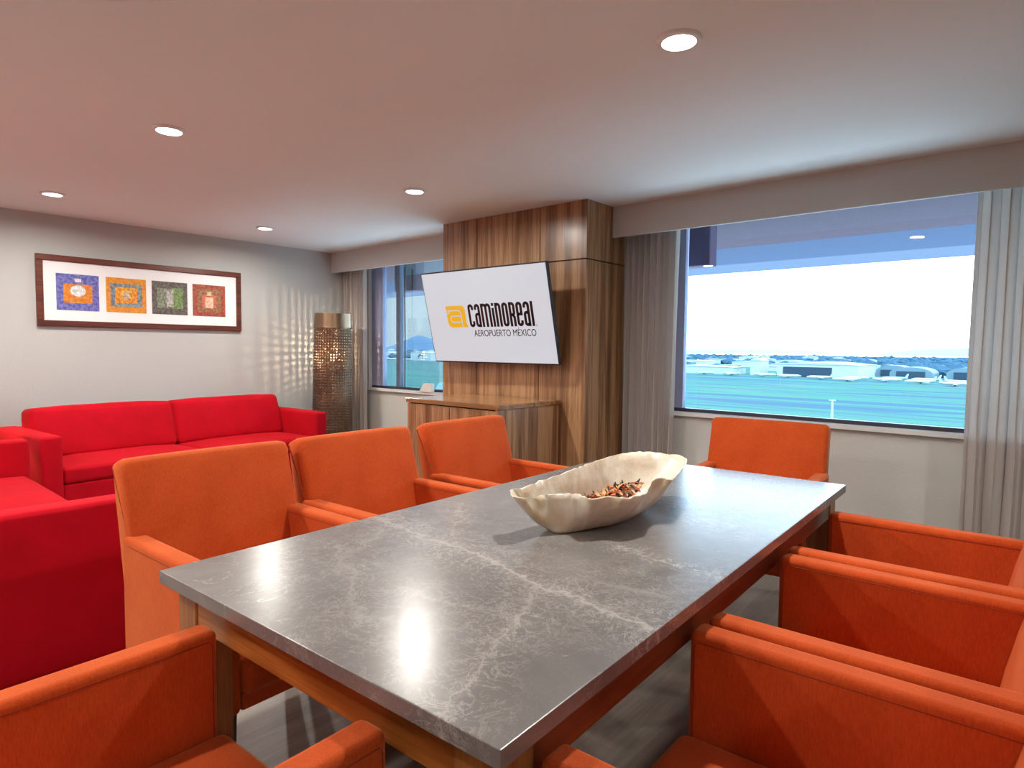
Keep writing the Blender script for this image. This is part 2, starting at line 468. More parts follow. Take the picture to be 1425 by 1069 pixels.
# ------------------------------------------------------------------ armchairs (own frame: +y towards the table, origin at the arm tips)
HW = .303; AZ = .68
def make_chair():
    r = empty('dining_armchair')
    bm = bmesh.new(); cushion(bm, -.238, .238, -.52, .012, .355, .462, .006, .025, seed=3, crown_top=.02)
    link('seat', bm, M['orange'], r, angle=60)
    # backrest: slab swept back towards the top
    prof = [(-.500, .40), (-.522, .52), (-.545, .62), (-.566, .70), (-.593, .79), (-.615, .865), (-.626, .900), (-.640, .912), (-.672, .911), (-.705, .897),
            (-.712, .880), (-.698, .790), (-.678, .700), (-.660, .60), (-.640, .50), (-.630, .33), (-.56, .31), (-.51, .33)]
    HB = HW-.015
    bm = bmesh.new()
    xsn = [-HB, -HB+.006, -HB+.02, -.2, -.1, 0, .1, .2, HB-.02, HB-.006, HB]
    rings = []
    cy = sum(p[0] for p in prof)/len(prof)
    for x in xsn:
        ax = abs(x); inset = .016 if ax > HB-.003 else (.005 if ax > HB-.012 else 0)
        puff = .012*(1-(x/HB)**2)
        ring = []
        for k, (y, z) in enumerate(prof):
            if k < 6: yy, zz = y-inset+puff*min(1, k/2)*1.0, z
            elif k < 10: yy, zz = y, z-inset*1.1-.004*(x/HB)**4
            else: yy, zz = y+inset, z
            ring.append(bm.verts.new((x, yy, zz)))
        rings.append(ring)
    n = len(prof)
    bm.faces.new(rings[0]); bm.faces.new(rings[-1][::-1])
    for a, b in zip(rings, rings[1:]):
        for k in range(n): bm.faces.new((a[k], b[k], b[(k+1) % n], a[(k+1) % n]))
    link('backrest', bm, M['orange'], r, angle=50)
    for s in (-1, 1):
        bm = bmesh.new()
        x0, x1 = (HW-.066, HW) if s > 0 else (-HW, -HW+.066)
        # arm panel with softly rounded top and tip
        box(bm, x0, x1, -.60, 0, .31, AZ, .017, 4)
        for v in bm.verts:   # faint softness
            v.co.x += .0015*noise.noise(v.co*9)
        ix = x0-.0006 if s > 0 else x1+.0006; ox = x1+.0006 if s > 0 else x0-.0006
        for xx in (ix, ox):   # seam lines just under the top edge
            tube(bm, [(xx, -.55, AZ-.021), (xx, -.02, AZ-.021), (xx, -.014, AZ-.03), (xx, -.014, .33)], .0011, 5, 1)
        link('armrest', bm, [M['orange'], M['orange_seam']], r)
        for y in (-.035, -.60):
            bm = bmesh.new()
            xc = s*(HW-.034)
            w0, w1 = .016, .022
            lo = [bm.verts.new((xc+a*w0, y+b*w0, 0)) for a, b in ((-1, -1), (1, -1), (1, 1), (-1, 1))]
            hi = [bm.verts.new((xc+a*w1, y+b*w1, .31)) for a, b in ((-1, -1), (1, -1), (1, 1), (-1, 1))]
            bm.faces.new(lo[::-1]); bm.faces.new(hi)
            for k in range(4): bm.faces.new((lo[k], lo[(k+1) % 4], hi[(k+1) % 4], hi[k]))
            link('leg', bm, M['darkleg'], r)
    link('seat_rail', B(-.236, .236, -.55, -.006, .315, .36, .006, 2), M['orange'], r)
    return r
chair = make_chair()
def T2W(x, y):
    c, s = math.cos(TR), math.sin(TR); return (TX+c*x-s*y, TY+s*x+c*y, 0)
first = True
def put(x, y, rot, label):
    global first
    c = chair if first else copy_tree(chair); first = False
    c.location = T2W(x, y); c.rotation_euler = (0, 0, TR+rot)
    tag(c, label, 'chair'); return c
GR = 0
put(-1.035, .438, -PI/2, 'orange upholstered armchair on the sofa side of the table, nearest the camera')
put(-1.035, 1.062, -PI/2, 'orange armchair on the sofa side of the table, middle of the three')
put(-1.035, 1.745, -PI/2, 'orange armchair on the sofa side of the table, farthest, before the wooden cabinet')
put(-.016, .406, PI/2, 'orange armchair on the right side of the table, nearest the camera, seat visible')
put(-.010, 1.030, PI/2, 'orange armchair on the right side of the table, middle of the three')
put(-.014, 1.660, PI/2, 'orange armchair on the right side of the table, farthest, near the right curtain')
put(-.538, .014, 0, 'orange armchair at the near short end of the table, bottom left of the photo')
put(-.455, 2.125, PI+.06, 'orange armchair at the far short end of the table, under the big window')

# ------------------------------------------------------------------ sofas (own frame: +y front, origin floor centre front)
def make_sofa():
    r = empty('sofa'); H = 1.10; D = .84; AT = .12
    for s in (-1, 1):
        bm = bmesh.new(); a, b = (H-AT, H) if s > 0 else (-H, -H+AT)
        cushion(bm, a, b, -D, 0, .07, .68, .004, .022, nx=3, ny=10, nz=8)
        link('armrest', bm, M['red'], r, angle=60)
    bm = bmesh.new(); cushion(bm, -H+AT-.01, H-AT+.01, -D, -D+.14, .07, .675, .003, .02, nx=20, ny=2, nz=6)
    link('back_frame', bm, M['red'], r, angle=60)
    link('base', B(-H+AT+.002, H-AT-.002, -D+.14, -.03, .09, .35, .012, 3), M['red'], r)
    for s in (-1, 1):
        a, b = (.004, H-AT-.004) if s > 0 else (-H+AT+.004, -.004)
        bm = bmesh.new(); cushion(bm, a, b, -.66, -.02, .352, .465, .006, .028, seed=s*4, crown_top=.02)
        link('seat_cushion', bm, M['red'], r, angle=60)
        bm = bmesh.new(); cushion(bm, a, b, -.105, .105, 0, .36, .016, .035, seed=s*7+2, nz=8, ny=3)
        for v in bm.verts:   # leaning back
            y, z = v.co.y, v.co.z
            v.co.y = -.585+y-.28*z; v.co.z = .462+z*.96+.10*y*(z/.36)
        link('back_cushion', bm, M['red'], r, angle=60)
    for x in (-H+.08, H-.08):
        for y in (-.08, -D+.08):
            link('foot', cyl(bmesh.new(), x, y, 0, .075, .02, .026, 16), M['darkleg'], r)
    return r
sofa = make_sofa()
sofa.location = (-4.935, 2.12, 0); sofa.rotation_euler = (0, 0, -R(84.6))
tag(sofa, 'long red two-cushion sofa against the left wall, below the framed picture', 'sofa')
s2 = copy_tree(sofa); s2.location = (-3.80, .955, 0); s2.rotation_euler = (0, 0, 0)
tag(s2, 'red sofa cut off by the left edge, its tall side panel behind the nearest chair', 'sofa')

# ------------------------------------------------------------------ perforated floor lamps
def make_lamp():
    r = empty('floor_lamp')
    n, m = 96, 40; H0, H1 = .03, 1.46
    bm = bmesh.new(); uvl = bm.loops.layers.uv.new('UVMap')
    rad = lambda z: .205-.028*(z/1.6)
    rings = [[bm.verts.new((rad(z)*math.cos(2*PI*i/n), rad(z)*math.sin(2*PI*i/n), z)) for i in range(n)] for z in [H0+(H1-H0)*k/m for k in range(m+1)]]
    NU, NV = 42, 52
    for k in range(m):
        for i in range(n):
            f = bm.faces.new((rings[k][i], rings[k][(i+1) % n], rings[k+1][(i+1) % n], rings[k+1][i]))
            for lp, (a, b) in zip(f.loops, ((i, k), (i+1, k), (i+1, k+1), (i, k+1))):
                lp[uvl].uv = (a/n*NU, b/m*NV)
    link('lamp_shade', bm, M['perf'], r)
    bm = bmesh.new()
    prof = [(rad(1.46)+.004, 1.455), (rad(1.46)+.007, 1.462), (rad(1.46)+.004, 1.469), (rad(1.6), 1.60), (rad(1.6)-.004, 1.60), (rad(1.46)-.002, 1.455)]
    rg = [[bm.verts.new((a*math.cos(2*PI*i/48), a*math.sin(2*PI*i/48), z)) for i in range(48)] for a, z in prof]
    for q in range(len(rg)):
        A, Bq = rg[q], rg[(q+1) % len(rg)]
        for i in range(48): bm.faces.new((A[i], A[(i+1) % 48], Bq[(i+1) % 48], Bq[i]))
    link('top_band', bm, M['bronze'], r)
    bm = bmesh.new(); cyl(bm, 0, 0, 1.59, 1.597, rad(1.6)-.005, None, 48); link('top_cap', bm, M['bronze'], r)
    bm = bmesh.new(); cyl(bm, 0, 0, 0, .03, .212, .212, 48); link('base', bm, M['bronze'], r)
    bm = bmesh.new(); cyl(bm, 0, 0, .03, 1.12, .012, .012, 12); link('pole', bm, M['bronze'], r)
    bm = bmesh.new(); bmesh.ops.create_uvsphere(bm, u_segments=20, v_segments=12, radius=.04)
    bulb = link('bulb', bm, emit('warm_bulb', (1, .72, .42), 3), r, loc=(0, 0, 1.17))
    return r
def lamp_light(root, z=1.17, e=22):
    ld = bpy.data.lights.new('bulb_light', 'POINT'); ld.energy = e; ld.color = (1, .74, .48); ld.shadow_soft_size = .012
    lo = bpy.data.objects.new('bulb_light', ld); COL.objects.link(lo); lo.parent = root; lo.location = (.0, 0, z+.055)
    return ld
lamp = make_lamp(); lamp.location = (-5.50, 3.56, 0); lamp.rotation_euler = (0, R(1.2), 0)
tag(lamp, 'tall bronze perforated-metal cylinder lamp in the corner beside the left curtain', 'lamp')
lamp_light(lamp)
# shaded floor lamp just outside the left edge of the frame; its glow reaches wall and sofa arm
sl = empty('floor_lamp', (-5.52, .52, 0), 0, 'floor lamp with pale drum shade beyond the near end of the long sofa', 'lamp')
link('base', cyl(bmesh.new(), 0, 0, 0, .03, .15, .145, 32), M['bronze'], sl)
link('pole', cyl(bmesh.new(), 0, 0, .03, 1.02, .012, None, 12), M['bronze'], sl)
bm = bmesh.new(); n_ = 40
rg = [[bm.verts.new((a*math.cos(2*PI*i/n_), a*math.sin(2*PI*i/n_), z)) for i in range(n_)] for a, z in ((.22, .95), (.20, 1.27), (.197, 1.27), (.217, .95))]
for q in range(4):
    for i in range(n_): bm.faces.new((rg[q][i], rg[q][(i+1) % n_], rg[(q+1) % 4][(i+1) % n_], rg[(q+1) % 4][i]))
link('lamp_shade', bm, M['curtain'], sl)
link('top_light_block', cyl(bmesh.new(), 0, 0, 1.262, 1.266, .1965, None, 40), M['taupe'], sl)  # opaque disc added to keep this lamp's light off the ceiling
bm = bmesh.new(); bmesh.ops.create_uvsphere(bm, u_segments=16, v_segments=10, radius=.035)
link('bulb', bm, bpy.data.materials['warm_bulb'], sl, loc=(0, 0, 1.06))
lamp_light(sl, 1.06, 30).color = (1, .68, .40)

# two uplighting floor lamps added unseen behind the camera to fill the ceiling
def fill_torchiere(x, y, e, label):
    r = empty('fill_uplighter', (x, y, 0), 0, label, 'lamp')
    link('base', cyl(bmesh.new(), 0, 0, 0, .025, .14, .135, 32), M['chrome'], r)
    link('pole', cyl(bmesh.new(), 0, 0, .025, 1.62, .012, None, 12), M['chrome'], r)
    bm = bmesh.new(); n = 32
    pr = [(.02, 1.60), (.10, 1.64), (.16, 1.72), (.155, 1.72), (.095, 1.65), (.02, 1.615)]
    rg = [[bm.verts.new((a*math.cos(2*PI*i/n), a*math.sin(2*PI*i/n), z)) for i in range(n)] for a, z in pr]
    for q in range(len(rg)):
        A, Bq = rg[q], rg[(q+1) % len(rg)]
        for i in range(n): bm.faces.new((A[i], A[(i+1) % n], Bq[(i+1) % n], Bq[i]))
    link('bowl_shade', bm, M['white'], r)
    ld = bpy.data.lights.new('fill_uplight', 'AREA'); ld.shape = 'DISK'; ld.size = .2; ld.energy = e; ld.color = (1, .96, .92)
    lo = bpy.data.objects.new('fill_uplight', ld); COL.objects.link(lo); lo.parent = r; lo.location = (0, 0, 1.70); lo.rotation_euler = (PI, 0, 0)
fill_torchiere(1.9, -.6, 30, 'chrome uplighter added right of the camera as unseen fill light')
fill_torchiere(-3.4, -2.2, 60, 'chrome uplighter added by the back wall as unseen fill light')

# ------------------------------------------------------------------ curtains
def curtain(name, x0t, x1t, x0b, x1b, y, label, folds, seed, ztop=2.16):
    r = random.Random(seed)
    nx, nz = folds*12, 26
    bm = bmesh.new()
    ph = [r.uniform(-.5, .5) for _ in range(folds+2)]; am = [r.uniform(.7, 1.25) for _ in range(folds+2)]
    grid = []
    for k in range(nz+1):
        t = k/nz; z = .02+(ztop-.02)*t
        x0 = x0b+(x0t-x0b)*t; x1 = x1b+(x1t-x1b)*t
        row = []
        for i in range(nx+1):
            u = i/nx; w = u*folds; a = int(w)
            A = am[a]*(1-(w-a))+am[a+1]*(w-a); P = ph[a]*(1-(w-a))+ph[a+1]*(w-a)
            yy = y+.030*A*math.sin(2*PI*w+P*1.5+.25*math.sin(3*t+a)) + .008*math.sin(5*w+4*t)*(1-t)
            xx = x0+(x1-x0)*(u+.010*math.sin(4*PI*w+P)+.004*math.sin(7*t+w*2)*(1-t))
            row.append(bm.verts.new((xx, yy, z)))
        grid.append(row)
    for k in range(nz):
        for i in range(nx): bm.faces.new((grid[k][i], grid[k][i+1], grid[k+1][i+1], grid[k+1][i]))
    o = link(name, bm, M['curtain'], angle=180)
    sm = o.modifiers.new('thickness', 'SOLIDIFY'); sm.thickness = .0015
    tag(o, label, 'curtain'); return o
curtain('curtain', -5.90, -5.50, -5.88, -5.50, 3.98, 'pleated greige curtain in the far left corner, behind the perforated lamp', 7, 1)
curtain('curtain', -2.40, -1.97, -2.40, -2.00, 3.97, 'pleated greige curtain between the wood-clad column and the big window', 9, 5)
curtain('curtain', -.35, .62, -.37, .62, 3.97, 'pleated greige curtain at the right edge of the photo, right of the big window', 13, 9)

# ------------------------------------------------------------------ media cabinet
cb = empty('media_cabinet', (-3.055, 3.19, 0), 0, 'low walnut media cabinet with two doors below the television', 'cabinet')
CX0, CX1, CY0, CY1, CZ = -.445, .445, -.32, .318, .917
bm = bmesh.new()
box(bm, CX0+.012, CX0+.032, CY0+.022, CY1, .0, CZ-.03, .001, 1); box(bm, CX1-.032, CX1-.012, CY0+.004, CY1, 0, CZ-.03, .001, 1)
box(bm, CX0+.032, CX1-.032, CY0+.03, CY1, .06, .09); box(bm, CX0+.032, CX1-.032, CY1-.02, CY1, .09, CZ-.03)
box(bm, CX0+.032, CX1-.032, CY0+.06, CY0+.075, 0, .06)
link('carcass', bm, M['walnut'], cb)
link('cabinet_top', B(CX0, CX1, CY0, CY1, CZ-.03, CZ, .002, 1), M['walnut_x'], cb)
for a, b in ((CX0+.014, -.004), (.004, CX1-.034)):
    d = link('door', B(a, b, CY0+.004, CY0+.022, .065, CZ-.038, .0015, 1), M['walnut'], cb)
    hx = b-.03 if b < .1 else a+.03
    link('recessed_pull', B(hx-.006, hx+.006, CY0+.0025, CY0+.0045, .50, .62), M['recess'], d)
tag(link('white_box', prism(bmesh.new(), [(-.09, 0), (.09, 0), (.09, .085), (-.02, .085)], -.022, .022, 'Y', .002, 1), M['white'], loc=(-4.63, 4.052, ZS+.0042)), 'small white box on the window sill beside the wood-clad column', 'box')

# ------------------------------------------------------------------ television
TVW, TVH = 1.22, .7015
tv = empty('television', (-3.155, 3.32, 1.501), 0, 'wall-mounted flat television tilted downward, white screen with orange and black logo', 'television')
link('casing', B(-TVW/2, TVW/2, .0, .028, -TVH/2, TVH/2, .004, 2), M['black'], tv)
link('rear_housing', B(-.38, .38, .028, .055, -.24, .16, .01, 2), M['black'], tv)
def screen_mat():
    m, nt, out = mat('lit_white_screen'); n = N(nt)
    p = principled(n, None, Base_Color=(.02, .02, .02), Roughness=.16, Specular_IOR_Level=.5)
    p.inputs['Emission Color'].default_value = (.93, .93, 1, 1); p.inputs['Emission Strength'].default_value = .66
    n.l(p.outputs[0], out.inputs[0]); return m
M['screen'] = screen_mat()
scr = link('screen', B(-TVW/2+.009, TVW/2-.009, -.0015, .001, -TVH/2+.011, TVH/2-.009), M['screen'], tv, smooth=False)
def glow(name, col, s):
    m, nt, out = mat(name); n = N(nt)
    p = principled(n, None, Base_Color=(.01, .01, .01), Roughness=.16)
    p.inputs['Emission Color'].default_value = tuple(col)+(1,); p.inputs['Emission Strength'].default_value = s
    n.l(p.outputs[0], out.inputs[0]); return m
M['logo_y'] = glow('screen_orange', (.95, .48, .02), .85)
M['logo_k'] = glow('screen_black', (.01, .01, .01), .1)
# stroke lettering: every glyph is thick polylines joined into one flat mesh
def stroke(bm, pts, w, closed=False, y=-.0022, th=.0006, flatcap=True):
    P = [Vector((a, b)) for a, b in pts]; n = len(P); L, Rr = [], []
    for i in range(n):
        if closed: a, b, c = P[i-1], P[i], P[(i+1) % n]
        else: a, b, c = P[max(i-1, 0)], P[i], P[min(i+1, n-1)]
        d1 = (b-a).normalized() if (b-a).length > 1e-9 else (c-b).normalized(); d2 = (c-b).normalized() if (c-b).length > 1e-9 else d1
        t = (d1+d2); t = t.normalized() if t.length > 1e-6 else d1
        nn = Vector((-t.y, t.x)); k = min(2.0, 1/max(.3, nn.dot(Vector((-d1.y, d1.x)))))
        L.append(b+nn*w/2*k); Rr.append(b-nn*w/2*k)
    def V(p, yy): return bm.verts.new((p.x, yy, p.y))
    LF = [V(p, y-th) for p in L]; RF = [V(p, y-th) for p in Rr]; LB = [V(p, y) for p in L]; RB = [V(p, y) for p in Rr]
    m = n if closed else n-1
    for i in range(m):
        j = (i+1) % n
        bm.faces.new((LF[i], LF[j], RF[j], RF[i])); bm.faces.new((LB[i], RB[i], RB[j], LB[j]))
        bm.faces.new((LF[i], LB[i], LB[j], LF[j])); bm.faces.new((RF[i], RF[j], RB[j], RB[i]))
    if not closed:
        bm.faces.new((LF[0], RF[0], RB[0], LB[0])); bm.faces.new((LF[-1], LB[-1], RB[-1], RF[-1]))
def arc(cx, cy, r, a0, a1, n=6, ry=None):
    ry = ry or r
    return [(cx+r*math.cos(R(a0+(a1-a0)*i/n)), cy+ry*math.sin(R(a0+(a1-a0)*i/n))) for i in range(n+1)]
def glyph(ch, x, H, w, s):
    """condensed letters: height H, width w, stroke s, left edge x; returns polylines"""
    h = s/2; l, r_, b, t = x+h, x+w-h, h, H-h; k = (r_-l)/2; cx = (l+r_)/2
    top = lambda: arc(cx, t-k, k, 180, 0); bot = lambda: arc(cx, b+k, k, 180, 360)
    if ch == 'c': return [([(r_, t-k*2.2)]+[(r_, t-k)]+arc(cx, t-k, k, 0, 180)+arc(cx, b+k, k, 180, 360)+[(r_, b+k*2.2)], False)]
    if ch == 'a': return [([(l, t-k*2.1), (l, t-k)]+top()[0:]+[(r_, 0)], False), ([(r_, H*.52+k*.3)]+arc(cx, H*.56-k, k, 60, 180)+arc(cx, b+k, k, 180, 330), False)]
    if ch == 'm':
        w3 = (r_-l)/2
        return [([(l, 0), (l, H)], False), ([(l, t-k*.5)]+arc(l+w3/2, t-w3/2, w3/2, 150, 0)+[(l+w3, 0)], False), ([(l+w3, t-k*.5)]+arc(l+1.5*w3, t-w3/2, w3/2, 150, 0)+[(r_, 0)], False)]
    if ch == 'i': return [([(l, 0), (l, H*.80)], False), ([(l, H*.88), (l, H)], False)]
    if ch == 'n': return [([(l, 0), (l, H)], False), ([(l, t-k*1.2)]+arc(cx, t-k, k, 160, 0)+[(r_, 0)], False)]
    if ch == 'o': return [(arc(cx, t-k, k, 0, 180)+arc(cx, b+k, k, 180, 360), True)]
    if ch == 'R': return [([(l, 0), (l, H)], False), ([(l, t)]+arc(cx, t-k, k, 90, 0)+arc(cx, H*.52+k*.6, k, 0, -90)+[(l, H*.52-k*.4)], False), ([(cx, H*.50), (r_, H*.38), (r_, 0)], False)]
    if ch == 'e': return [([(l, H*.5), (r_, H*.5)]+arc(cx, t-k, k, 0, 180)+arc(cx, b+k, k, 180, 360)+[(r_, b+k*2)], False)]
    if ch == 'l': return [([(l, 0), (l, H)], False)]
    return []
S = 1/165.0*1.0   # metres per millimetre-ish unit is replaced by direct sizes below
word = bmesh.new()
x = 0.0; HH, st = .172, .0205
for ch, w in (('c', .052), ('a', .052), ('m', .092), ('i', .0205), ('n', .052), ('o', .052), ('R', .052), ('e', .052), ('a', .052), ('l', .0205)):
    for pts, cl in glyph(ch, x, HH, w, st): stroke(word, pts, st, cl)
    x += w+.0085
wl = x-.0085
stroke(word, arc(wl+.014, .006, .0045, 0, 330, 10), .0015, True)
for v in word.verts: v.co.x *= .612/(wl)
wd = link('logo_wordmark', word, M['logo_k'], tv, smooth=False, loc=(-.163, 0, -.076))
tag(wd, 'tall condensed black lettering reading caminoReal')
# square double-spiral emblem
em = bmesh.new(); s_ = .17
def rr(x0, x1, z0, z1, r):  # rounded rectangle outline
    return arc(x1-r, z1-r, r, 0, 90, 4)+arc(x0+r, z1-r, r, 90, 180, 4)+arc(x0+r, z0+r, r, 180, 270, 4)+arc(x1-r, z0+r, r, 270, 360, 4)
prism(em, [(x_, z_) for x_, z_ in [(0, .165)]+arc(.165, .13, .035, 90, 0, 6)[0:]+[(.200, .03), (.212, 0), (.045, 0)]+arc(.045, .04, .04, 270, 180, 6)], -.0028, -.0022, 'Y')
ew = bmesh.new()
stroke(ew, [(.0, .128), (.125, .128)]+arc(.125, .098, .03, 90, 0, 5)+[(.155, .0)], .008, y=-.0030)
stroke(ew, arc(.135, .075, .012, 0, 90, 3)+arc(.062, .067, .020, 90, 180, 4)+arc(.062, .060, .020, 180, 270, 4)+[(.147, .040)], .008, y=-.0030)
stroke(ew, [(.0, .100), (.045, .128)], .007, y=-.0030)
lg = link('logo_emblem', em, M['logo_y'], tv, smooth=False, loc=(-.395, 0, -.075))
M['logo_w'] = glow('screen_white', (.93, .93, 1), .6)
link('emblem_line', ew, M['logo_w'], lg, smooth=False)
tag(lg, 'orange square spiral emblem')
def text_mesh(body, size, mname, parent, loc, sx=1.0, name='lettering', bold=0):
    cu = bpy.data.curves.new(name, 'FONT'); cu.body = body; cu.size = size; cu.extrude = .0004; cu.offset = bold
    to = bpy.data.objects.new(name, cu); COL.objects.link(to)
    bpy.context.view_layer.update()
    me = bpy.data.meshes.new_from_object(to.evaluated_get(bpy.context.evaluated_depsgraph_get()))
    bpy.data.objects.remove(to)
    me.transform(Matrix.Diagonal((sx, 1, 1, 1))); me.transform(Matrix.Rotation(PI/2, 4, 'X'))
    me.materials.clear(); me.materials.append(mname)
    o = bpy.data.objects.new(name, me); COL.objects.link(o); o.parent = parent; o.location = loc
    return o
tl_ = text_mesh('AEROPUERTO MÉXICO', .070, M['logo_k'], tv, (-.135, -.0026, -.145), .86, 'logo_subtitle')
xsv = [v.co.x for v in tl_.data.vertices]; f_ = .585/(max(xsv)-min(xsv)); tl_.data.transform(Matrix.Diagonal((f_, 1, 1, 1)))
tag(tl_, 'thin black capitals reading AEROPUERTO MÉXICO')
bm = bmesh.new(); box(bm, -3.33, -2.98, 3.507, 3.519, 1.36, 1.64, .002, 1); box(bm, -3.30, -3.26, 3.39, 3.508, 1.44, 1.56); box(bm, -3.05, -3.01, 3.39, 3.508, 1.44, 1.56)
for v in bm.verts: v.co = v.co-tv.location
tilt = Matrix.Rotation(R(.7), 4, 'Z') @ Matrix.Rotation(R(13.8), 4, 'X')
for ch in tv.children:
    ch.matrix_basis = tilt @ Matrix.Translation(ch.location)
link('wall_bracket', bm, M['black'], tv)

# ------------------------------------------------------------------ framed picture on the left wall
FX = LX; FY0, FY1, FZ0, FZ1 = 1.250, 2.837, 1.411, 1.961
pic = empty('picture_frame', (FX, (FY0+FY1)/2, (FZ0+FZ1)/2), 0, 'wide dark red-brown wooden frame holding four small square paintings, on the left wall', 'picture')
hw, hh = (FY1-FY0)/2, (FZ1-FZ0)/2; fw = .045
M['mahog'] = wood('mahogany_frame', (.06, .012, .007), (.11, .025, .014), (.15, .04, .022), 'Y', .35)
M['mat_board'] = simple('white_mat_board', (.84, .85, .86), .7, var=.01)
bm = bmesh.new()
for a, b, c, d in ((-hw, hw, hh-fw, hh), (-hw, hw, -hh, -hh+fw), (-hw, -hw+fw, -hh+fw, hh-fw), (hw-fw, hw, -hh+fw, hh-fw)):
    box(bm, .0, .03, a, b, c, d, .003, 1)
link('frame', bm, M['mahog'], pic)
link('mat_board', B(.001, .014, -hw+fw-.002, hw-fw+.002, -hh+fw-.002, hh-fw+.002), M['mat_board'], pic, smooth=False)
def art(name, bg, layers, base, seed):
    """painted panel: nested rough squares, as a procedural material in the panel's own frame"""
    m, nt, out = mat(name); n = N(nt)
    v = n.coord(loc=(seed, seed*.7, 0)); vo = n.coord()
    w = n.new('ShaderNodeTexNoise'); n.l(v, w.inputs['Vector']); w.inputs['Scale'].default_value = 28; w.inputs['Detail'].default_value = 6; w.inputs['Roughness'].default_value = .75
    ad = n.new('ShaderNodeVectorMath', operation='MULTIPLY_ADD'); n.l(w.outputs['Color'], ad.inputs[0]); ad.inputs[1].default_value = (0, .014, .014); n.l(vo, ad.inputs[2])
    sp = n.new('ShaderNodeSeparateXYZ'); n.l(ad.outputs[0], sp.inputs[0])
    dab = n.ramp(n.noise(v, 42, 5, .7), [(.40, (0, 0, 0)), (.60, (1, 1, 1))])
    c = n.mix(dab, bg[0], bg[1])
    for (cy, cz, hy, hz, c0, c1, rnd) in layers:
        ay = n.math('ABSOLUTE', n.math('SUBTRACT', sp.outputs[1], cy+.007)); az = n.math('ABSOLUTE', n.math('SUBTRACT', sp.outputs[2], cz+.007))
        if rnd:
            a2 = n.math('DIVIDE', ay, hy); b2 = n.math('DIVIDE', az, hz)
            d = n.math('SQRT', n.math('ADD', n.math('MULTIPLY', a2, a2), n.math('MULTIPLY', b2, b2)))
        else: d = n.math('MAXIMUM', n.math('DIVIDE', ay, hy), n.math('DIVIDE', az, hz))
        c = n.mix(n.math('LESS_THAN', d, 1.0), c, n.mix(dab, c0, c1))
    principled(n, out, Base_Color=c, Roughness=.6, Normal=n.bump(n.noise(v, 60, 4), .4, .004))
    return m
blue = ((.07, .07, .32), (.20, .22, .55)); org = ((.55, .14, .015), (.72, .30, .04)); whi = ((.45, .50, .55), (.85, .85, .82))
a1 = art('painting_blue', blue, [(0, -.01, .098, .075, org[0], org[1], 0), (0, .012, .052, .044, whi[0], whi[1], 1), (0, .095, .022, .014, (.6, .55, .5), (.8, .75, .7), 0)], 0, 1)
a2 = art('painting_orange', ((.60, .19, .015), (.78, .33, .03)), [(0, 0, .118, .095, (.10, .14, .20), (.30, .36, .34), 0), (0, 0, .082, .066, org[0], (.85, .42, .04), 0), (0, 0, .042, .040, (.8, .55, .1), (.5, .12, .02), 0), (0, 0, .022, .024, (.75, .7, .6), (.35, .25, .2), 0)], 0, 2)
a3 = art('painting_green', ((.06, .05, .05), (.16, .14, .12)), [(-.06, 0, .045, .085, (.10, .10, .09), (.28, .33, .22), 0), (.06, 0, .048, .09, (.08, .14, .05), (.22, .33, .10), 0), (0, .0, .028, .075, (.2, .19, .18), (.55, .52, .5), 0), (0, .0, .018, .022, (.6, .6, .58), (.3, .28, .28), 1)], 0, 3)
a4 = art('painting_red', ((.22, .03, .02), (.42, .10, .05)), [(0, 0, .105, .105, (.25, .05, .03), (.30, .20, .08), 0), (0, -.005, .062, .058, (.40, .05, .03), (.62, .22, .12), 0), (0, -.02, .036, .048, (.75, .65, .52), (.8, .3, .15), 0), (0, .062, .02, .018, (.7, .6, .4), (.5, .3, .15), 0)], 0, 4)
for (y0, y1), mm, lb in (((1.378, 1.667), a1, 'blue and orange square painting'), ((1.718, 2.016), a2, 'orange square painting with a grey ring'),
                       ((2.062, 2.352), a3, 'dark green square painting'), ((2.398, 2.690), a4, 'brick red square painting')):
    o = link('painting', B(-.001, .001, -(y1-y0)/2, (y1-y0)/2, -.142, .142), mm, pic, smooth=False, loc=(.0155, (y0+y1)/2-(FY0+FY1)/2, 1.682-(FZ0+FZ1)/2))
    o['label'] = lb

# ------------------------------------------------------------------ alabaster bowl on the table (table frame)
def alabaster():
    m, nt, out = mat('cream_alabaster'); n = N(nt)
    v = n.coord(); f = n.noise(v, 7, 5, .6, .8)
    c = n.ramp(f, [(.3, (.46, .36, .26)), (.5, (.62, .55, .45)), (.7, (.76, .73, .67))])
    principled(n, out, Base_Color=c, Roughness=.3, Subsurface_Weight=.25, Subsurface_Scale=.02, Subsurface_Radius=(1, .7, .4), Specular_IOR_Level=.6,
               Normal=n.bump(n.noise(v, 26, 5), .28, .012))
    return m
M['alab'] = alabaster()
rim = [(-0.601, 0.761, 0.872), (-0.541, 0.711, 0.868), (-0.517, 0.737, 0.865), (-0.512, 0.803, 0.862), (-0.476, 0.868, 0.860), (-0.456, 0.886, 0.860), (-0.398, 0.857, 0.862), (-0.361, 0.911, 0.862), (-0.323, 0.923, 0.862), (-0.301, 0.987, 0.866), (-0.302, 1.023, 0.874), (-0.328, 1.107, 0.884), (-0.313, 1.149, 0.884), (-0.290, 1.154, 0.882), (-0.313, 1.253, 0.886), (-0.368, 1.449, 0.892), (-0.420, 1.493, 0.898), (-0.456, 1.453, 0.904), (-0.499, 1.428, 0.910), (-0.531, 1.382, 0.912), (-0.555, 1.296, 0.910), (-0.562, 1.188, 0.906), (-0.567, 1.108, 0.902), (-0.564, 1.041, 0.898), (-0.561, 0.956, 0.893), (-0.572, 0.879, 0.886), (-0.577, 0.833, 0.880), (-0.584, 0.782, 0.875)]
bw = bmesh.new()
import itertools
